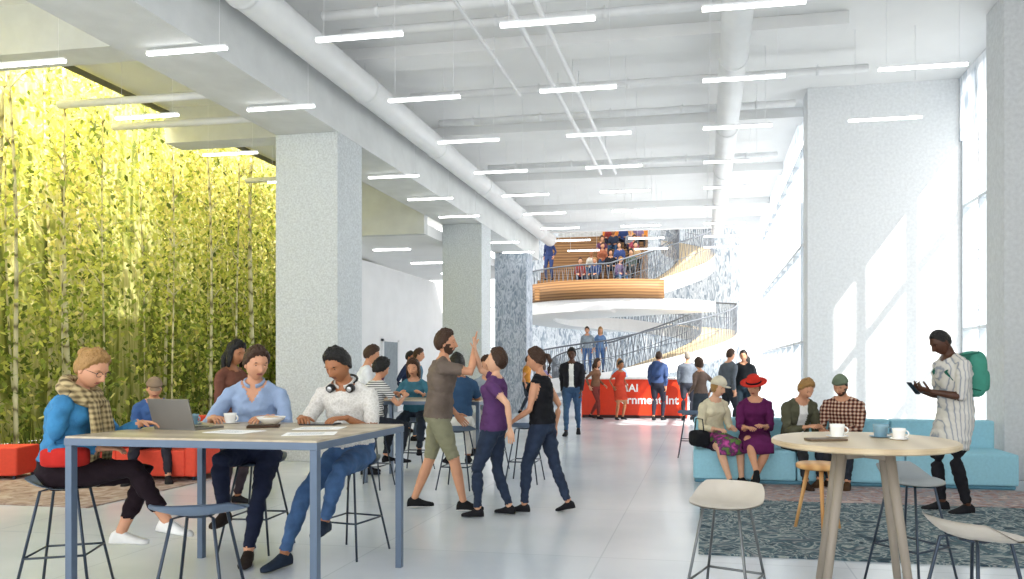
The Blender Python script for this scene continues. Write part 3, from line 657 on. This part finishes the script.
person('seated_woman_with_scarf',P1,82,1.72,True,'l','bun','blond',M('blue_jacket','#3478a6',rough=.8,var=.25,scale=10,bump=.4,bs=22),cloth('#20161c'),sleeve=1.9,leg=1.75,
  shoe_m=SOLE,sole=SOLE,hip=(0,0,.80),spine=(4,16),head=(24,18,0),rh=(.10,.26,.93),lh=(-.13,.40,1.075),lhd=(.1,1,-.05),rf=(-.03,.60,.43,12),lf=(-.10,.28,.35,5),
  rkp=(0,1,.6),glasses=True,extra=scarf,girth=1.15)
person('seated_man_in_blue_shirt',(-3.5,5.2),168,1.78,False,'l','short','brown',M('light_blue_shirt','#93a8c8',rough=.8,var=.10,scale=10,bump=.4,bs=22),cloth('#20263a'),sleeve=1.75,
  shoe_m=cloth('#2a2320'),hip=(0,0,.80),spine=(6,12),head=(12,-34,0),rh=(.22,.36,1.07),lh=(-.16,.40,1.07),rhd=(-.5,.8,0),lhd=(.5,.8,0),rf=(.16,.30,.35),lf=(-.04,.46,.09),vneck=True,collar=True)
def phones(b,J):
    c=J['P3']+V(0,.01,.03); R=J['R'];F=J['F']; m=M('headphone_black','#1c1d20',rough=.3)
    b.tube([c+R*(.088*math.cos(a))+F*(-.085*math.sin(a))+V(0,0,.025*math.sin(a)) for a in np.linspace(-.3,math.pi+.3,16)],.010,m,8)
    for sx in(-1,1):
        q=c+R*sx*.078+F*.075+V(0,0,-.03); b.tube([q-F*.012,q+F*.022],[.034,.030],m,14); b.tube([q+F*.02,q+F*.026],[.022,.019],M('headphone_silver','#c9ccd0',rough=.3,metal=.5),12)
person('seated_man_with_headphones',(-2.70,5.2),188,1.80,False,'t','short','black',M('dotted_shirt','#d2d0ca',rough=.8,tex='vor',scale=40,stops=[(0,'#e2e1de'),(.05,'#d2d0ca'),(.4,'#c6c4be')],bump=.4,bs=22),MDEN,sleeve=.8,
  shoe_m=cloth('#26303f'),hip=(0,0,.80),spine=(6,16),head=(26,12,0),rh=(.20,.38,1.075),lh=(-.14,.36,1.075),rhd=(-.6,.8,0),lhd=(.6,.8,0),rf=(.30,.44,.09),lf=(.03,.36,.32),extra=phones,collar=True,girth=1.05)
person('high_fiving_man',C(-1.47,7.22),84,1.82,False,'l','short','brown',cloth('#6e6259'),M('khaki_shorts','#85846a',rough=.85,var=.12,scale=10,bump=.3,bs=22),sleeve=.7,leg=.98,
  shoe_m=cloth('#1d1e20'),sole=SOLE,spine=(6,4),head=(-4,4,0),rh=(.07,.36,1.63),rhd=(0,.12,1),rhn=(0,1,-.1),rep=(.4,.5,-1),curl=.06,lh=(-.24,.16,.95),
  rf=(.10,.26,.083),lf=(-.13,-.26,.085),beard=True,waist=-.08,girth=1.1)
person('high_fiving_woman',C(-.88,6.95),-80,1.62,True,'p','short','brown',cloth('#5a3a66'),DDEN,sleeve=.55,
  spine=(-2,-4),head=(-14,-6,0),rh=(.10,.22,1.60),rhd=(0,.1,1),rhn=(0,1,0),rep=(.6,-.2,-1),curl=.06,lh=(-.20,-.22,.86),lf=(-.09,.13,.075),rf=(.10,-.13,.075),waist=-.07,girth=1.06)
person('woman_in_black_top',C(-.42,7.15),-72,1.64,True,'l','ponytail','brown',BLK,DDEN,sleeve=.04,spine=(3,2),head=(8,-4,0),lh=(-.16,.26,.90),rh=(.22,-.05,.82),
  lf=(-.09,.16,.075),rf=(.10,-.24,.085,14),vneck=True,waist=.0,girth=1.06)
# ------------------------------------------------------------------ right group
def backpack(b,J):
    m=M('backpack_green','#3f8f7c',rough=.7,var=.12,scale=8,bump=.2,bs=30); c=J['P2']-J['F']*.20
    b.blob(c+V(0,0,-.04),(.15,.10,.23),m,3.5,20,14); b.blob(c-J['F']*.09+V(0,0,-.12),(.11,.045,.11),m,4,16,12)
    for sx in(-1,1): b.tube([c+J['R']*sx*.09+V(0,0,.17),J['P3']+J['R']*sx*.10+V(0,.0,.012),J['P3']+J['R']*sx*.105+J['F']*.12+V(0,0,-.12),J['P2']+J['R']*sx*.13+J['F']*.06+V(0,0,-.1),c+J['R']*sx*.12+V(0,0,-.2)],[(.025,.008)]*5,cloth('#2d6a5c'),8,side=J['R'])
    p=(J['wr']+J['wl'])/2+V(0,.13,.03); b.box((-.038,-.005,-.075),(.038,.005,.075),SCR,Matrix.Translation(p)@Matrix.Rotation(math.radians(-40),4,'X'))
person('standing_man_with_backpack',C(3.68,7.15),-95,1.86,False,'d','crop','black',M('striped_tunic','#e6e4df',rough=.85,tex='wy',scale=9,stops=[(0,'#8d94a0'),(.2,'#ccc9c4'),(1,'#d2cfc9')],bump=.3,bs=22),cloth('#1f1f24'),
  sleeve=1.1,spine=(2,10),head=(30,0,0),rh=(.10,.30,1.20),lh=(-.09,.31,1.20),rhd=(-.45,.7,.25),lhd=(.45,.7,.25),rhn=(-.6,0,.8),lhn=(.6,0,.8),curl=.8,hem=.72,extra=backpack,
  rf=(.10,.08,.08),lf=(-.10,-.06,.08),girth=1.15)
def seat_skirt(mat,w=.20):
    def f(b,J):
        e=(J['kr']+J['kl'])/2; b.tube([J['P0']+V(0,-.08,.0),J['P0']+V(0,.06,0),interp(J['P0'],e,.6)+V(0,0,.01),e+V(0,.05,.0),e+V(0,.08,-.10)],[(.17,.12),(.19,.125),(.19,.10),(.18,.085),(.18,.06)],mat,18,side=J['R'])
    return f
def bag(b,J):
    seat_skirt(M('bloom_skirt','#7b3b6a',rough=.85,scale=14,stops=[(.35,'#c24f9a'),(.5,'#5a2e58'),(.62,'#5f8a3e')]))(b,J)
    b.blob(V(.33,.28,.56),(.10,.14,.10),BLK,4); b.tube([V(.33,.16,.62),V(.33,.2,.80),V(.33,.36,.80),V(.33,.40,.62)],.008,BLK,6,side=(1,0,0))
SZ=.53
person('seated_woman_with_handbag',(.08,9.38),160,1.74,True,'p','bob','blond',cloth('#d2caae'),cloth('#3a2a3c'),sleeve=1.8,leg=.9,shoe_m=BLK,hip=(0,0,SZ),spine=(6,12),head=(14,-24,0),
  rh=(.12,.34,.67),lh=(-.10,.36,.68),rf=(.08,.58,.08),lf=(-.12,.52,.08),extra=bag,hat='cap',hatm=cloth('#cfc8b4'),girth=1.08)
RH=cloth('#c8352a')
person('seated_woman_with_red_hat',(.62,9.36),190,1.80,True,'l','bob','brown',cloth('#5c2150'),cloth('#5c2150'),sleeve=1.6,leg=.9,shoe_m=BLK,hip=(0,0,SZ),spine=(8,16),head=(16,18,0),
  rh=(.10,.42,.70),lh=(-.08,.38,.72),rf=(.02,.72,.22,20),lf=(.04,.50,.08),rkp=(.1,1,.6),extra=seat_skirt(cloth('#5c2150')),hat='fedora',hatm=RH,girth=1.12)
person('seated_man_in_olive_jacket',(1.10,9.34),165,1.80,False,'l','short','blond',cloth('#565645'),cloth('#2b2c30'),sleeve=1.92,shoe_m=cloth('#3a2a20'),hip=(0,0,SZ),spine=(12,24),head=(28,-6,0),
  rh=(.10,.42,.72),lh=(-.10,.40,.72),rf=(.18,.55,.08),lf=(-.16,.52,.08),inner=WHC,girth=1.08)
person('seated_man_in_plaid_shirt',(1.72,9.36),215,1.82,False,'l','short','brown',M('plaid_shirt','#7a4a3c',rough=.85,tex='plaid',scale=7,stops=[(.15,'#33231f'),(.4,'#7c4236'),(.6,'#a37a62'),(.85,'#cdbcaa')],bump=.3,bs=22),cloth('#2a2f38'),sleeve=1.9,
  shoe_m=cloth('#4a3524'),hip=(0,0,SZ),spine=(8,14),head=(20,6,0),rh=(.16,.42,.68),lh=(-.10,.42,.70),rf=(.16,.52,.08),lf=(-.16,.50,.08),hat='beanie',hatm=cloth('#6d7a66'),beard=True,girth=1.2)
# ------------------------------------------------------------------ left background group
person('seated_man_with_cap',C(-5.58,9.35),155,1.82,False,'l','short','brown',cloth('#3d5a8c'),cloth('#2d2c34'),sleeve=1.9,hip=(0,0,.50),spine=(10,18),head=(20,-10,0),rh=(.12,.42,.63),lh=(-.1,.44,.63),rf=(.22,.56,.08),lf=(-.2,.60,.08),hat='cap',hatm=cloth('#8d7a66'),vox=.018)
person('seated_person_in_armchair',C(-7.0,9.95),120,1.74,False,'l','curly','black',cloth('#3b3030'),cloth('#262a33'),sleeve=1.9,hip=(0,0,.54),spine=(8,14),head=(16,10,0),rh=(.12,.4,.66),lh=(-.1,.42,.66),rf=(.2,.5,.08),lf=(-.2,.5,.08),vox=.018)
b=B('upholstered_ottoman'); b.box((-.26,-.26,.03),(.26,.26,.44),RF); b.make(C(-7.0,9.95),TH,.03)
person('woman_with_long_hair',C(-3.70,7.5),110,1.72,True,'t','long','black',cloth('#6b4538'),cloth('#3b3238'),sleeve=1.9,spine=(2,4),head=(12,0,0),rh=(.12,.3,1.05),lh=(-.1,.3,1.08),vox=.016)
person('seated_woman_in_striped_top',C(-2.55,8.6),35,1.66,True,'l','curly','black',M('zig_top','#bcbcb8',rough=.9,tex='wz',scale=12,stops=[(.3,'#33343a'),(.5,'#dcdcd8')],bump=.2),cloth('#2c3038'),sleeve=.6,hip=(0,0,.80),spine=(6,14),head=(14,0,0),rh=(.15,.38,1.08),lh=(-.15,.38,1.08),rf=(.14,.3,.33),lf=(-.1,.3,.33),vox=.018)
person('man_in_white_tee',C(-2.95,9.7),75,1.74,False,'l','short','brown',cloth('#dfe3e6'),cloth('#3a4a60'),sleeve=.6,head=(14,0,0),rh=(.16,.34,1.06),lh=(-.16,.34,1.06),vox=.018)
person('seated_man_in_blue_polo',C(-1.5,8.55),-15,1.78,False,'t','short','black',cloth('#35506e'),cloth('#d9d7cf'),sleeve=.6,hip=(0,0,.80),spine=(6,10),head=(12,-8,0),rh=(.15,.38,1.08),lh=(-.15,.38,1.08),rf=(.14,.3,.33),lf=(-.1,.3,.33),vox=.018)
person('seated_man_in_grey_shirt',C(-1.3,9.95),190,1.76,False,'l','short','brown',cloth('#8d99a6'),cloth('#c9c9c4'),sleeve=1.8,hip=(0,0,.80),spine=(8,12),head=(14,6,0),rh=(.15,.38,1.08),lh=(-.15,.38,1.08),rf=(.14,.3,.33),lf=(-.1,.3,.33),vox=.018)
person('seated_woman_in_teal_top',C(-2.35,9.95),175,1.66,True,'l','long','brown',cloth('#3f6f80'),cloth('#39404c'),sleeve=1.8,hip=(0,0,.80),spine=(8,12),head=(12,6,0),rh=(.15,.38,1.08),lh=(-.15,.38,1.08),rf=(.14,.3,.33),lf=(-.1,.3,.33),vox=.018)
# ------------------------------------------------------------------ distant people
def bg(name,pos,face,H,fem,sk,hair,hc,top,bot,walk=0,z=0,**kw):
    a=dict(vox=.026,rf=(.10,.22*walk,.082),lf=(-.10,-.28*walk,.085+.03*abs(walk),18*abs(walk)),rh=(.22,-.12*walk+.03,.90),lh=(-.22,.2*walk+.03,.92),spine=(2,4))
    a.update(kw); return person(name,pos,face,H,fem,sk,hair,hc,cloth(top),cloth(bot),z=z,**a)
bg('walking_man_in_jacket',C(-.27,15.1),186,1.84,False,'d','short','black','#26262c','#3f5878',1,sleeve=1.9,inner=WHC,vox=.019,girth=1.15)
bg('woman_in_red_dress',C(.92,19.2),150,1.60,True,'t','short','black','#b8402e','#b8402e',0,leg=.8,sleeve=.5,hem=.8)
bg('woman_in_brown_coat',C(.28,19.6),120,1.66,True,'l','long','brown','#7b5a46','#7a3a36',.7,sleeve=1.9)
bg('man_with_blue_backpack',C(1.95,19.2),20,1.84,False,'l','short','brown','#3d4f78','#2c2c38',.4,sleeve=1.9,girth=1.15,extra=lambda b,J:b.blob(J['P2']-J['F']*.18,(.15,.1,.22),cloth('#34466e'),3))
bg('man_in_grey_coat',C(2.75,19.3),10,1.84,False,'l','short','grey','#6c7480','#383a44',.5,sleeve=1.9,girth=1.15)
bg('woman_in_pale_blue',C(1.08,22.6),180,1.68,True,'p','long','blond','#a9c6dc','#8aa7c8',0,sleeve=1.9)
bg('standing_man_in_black',C(3.62,16.4),200,1.82,False,'l','short','black','#22262a','#23303a',0,sleeve=1.9,girth=1.15)
bg('standing_man_in_slate',C(3.18,16.0),60,1.84,False,'l','short','brown','#596068','#2b2f36',.3,sleeve=1.9,girth=1.15)
bg('standing_woman_in_black',C(3.9,17.2),-40,1.70,True,'l','bob','black','#2a2a2e','#2a2a2e',0,sleeve=1.9)
bg('man_in_amber_top',C(-1.75,21.5),80,1.76,False,'l','short','brown','#c78a3c','#38404c',.6,sleeve=.6)
bg('woman_in_lilac',C(-1.2,20.5),-60,1.66,True,'l','long','brown','#8a7fa6','#40465a',.4,sleeve=.6)
bg('man_in_navy',C(-3.9,15.8),100,1.78,False,'t','short','black','#2a3550','#3a3e48',.4,sleeve=1.9)
bg('man_in_steel_blue',C(-3.3,14.0),90,1.80,False,'l','short','brown','#4c7288','#4a5668',0,sleeve=1.9)
bg('woman_in_plum',C(-5.0,17.5),70,1.66,True,'l','short','brown','#5a3e50','#3a3e48',.5,sleeve=1.9)
bg('woman_with_tote',C(2.35,14.6),-30,1.62,True,'l','bob','brown','#6f5d54','#3a4048',.3,sleeve=1.9,extra=lambda b,J:b.blob(V(.27,0,.62),(.05,.15,.16),cloth('#a58c6a'),4))
def ringpt(a,inset): r=rf_(a)-inset; return (SC[0]+r*math.cos(math.radians(a)),SC[1]+r*math.sin(math.radians(a))),zf(a)
p,z=ringpt(-104,.7); bg('man_descending_stair',p,190,1.78,False,'l','short','brown','#8a97a0','#4a6a9c',0,z=z+.0,sleeve=1.8)
p,z=ringpt(-97,.85); bg('woman_descending_stair',p,175,1.70,True,'l','long','blond','#5f7fa8','#4a6a9c',0,z=z+.0,sleeve=1.8)
bg('woman_on_landing',(SC[0]-2.55,SC[1]+BY+.76),200,1.76,True,'l','long','brown','#33406a','#3a4a78',.2,z=LZ+RISE*2,sleeve=1.9)
cols=['#8f3f3c','#3a4a78','#7a6a8c','#c9c4ba','#2a2a30','#5a6a5c','#a4644a','#46588c','#b89a78','#5d3c56','#9c4a5a','#30384a','#8c8f96']
rnd=random.Random(4); ii=0
for kx,xs in((1,(-1.3,-.7,.2)),(2,(-.95,-.2,.55)),(3,(-.6,.05,.65)),(4,(-.7,.5)),(5,(-.35,.35)),(6,(-.5,.1,.65))):
    for x in xs:
        fem=rnd.random()<.5; top=cols[ii%len(cols)]; ii+=1
        bg('seated_spectator',(SC[0]+x+rnd.uniform(-.06,.06),SC[1]+BY+.5*kx+.26),180+rnd.uniform(-25,25),1.64,fem,rnd.choice('lptd'),rnd.choice(('short','curly','bob')),rnd.choice(('brown','black','blond')),
           top,rnd.choice(('#2b3040','#3f5878','#3a3a3e')),0,z=LZ+RISE*(kx+1),vox=.035,hip=(0,0,.11),spine=(6,16),rh=(.14,.36,.20),lh=(-.14,.34,.20),rf=(.13,.48,-.275),lf=(-.13,.46,-.275),sleeve=rnd.choice((.6,1.9)),rkp=(.2,1,.8),lkp=(-.2,1,.8))
# ------------------------------------------------------------------ light
w=bpy.data.worlds.new('sky'); S.world=w; w.use_nodes=True; w.node_tree.nodes['Background'].inputs[0].default_value=(1,.992,.985,1); w.node_tree.nodes['Background'].inputs[1].default_value=2.75
sn=bpy.data.lights.new('sun','SUN'); sn.energy=10; sn.angle=math.radians(1.0); sn.color=(1,.95,.86); so=bpy.data.objects.new('sun',sn); S.collection.objects.link(so)
so.rotation_euler=Vector((-.5,.45,-.68)).to_track_quat('-Z','Y').to_euler(); so.location=(12,-4,14)
def area(name,loc,rot,sx,sy,e,col=(1,1,1)):
    l=bpy.data.lights.new(name,'AREA'); l.shape='RECTANGLE'; l.size=sx; l.size_y=sy; l.energy=e; l.color=col; o=bpy.data.objects.new(name,l); S.collection.objects.link(o); o.location=loc; o.rotation_euler=rot
area('garden_fill_light',(-10.8,8.0,8.4),(0,math.radians(-12),0),1.2,7,1100,(1,.88,.55))  # added fill light without a fixture, gives the foliage a warm glow
# ------------------------------------------------------------------ camera
cam=bpy.data.cameras.new('camera'); cam.lens=720/1024*36; cam.sensor_width=36; cam.shift_x=-73/1024; cam.shift_y=76.5/1024; cam.clip_end=200
co_=bpy.data.objects.new('camera',cam); S.collection.objects.link(co_); co_.location=(0,0,1.45); co_.rotation_euler=(math.radians(90),0,TH); S.camera=co_
S.view_settings.view_transform='Standard'; S.view_settings.look='None'; S.view_settings.exposure=0.05
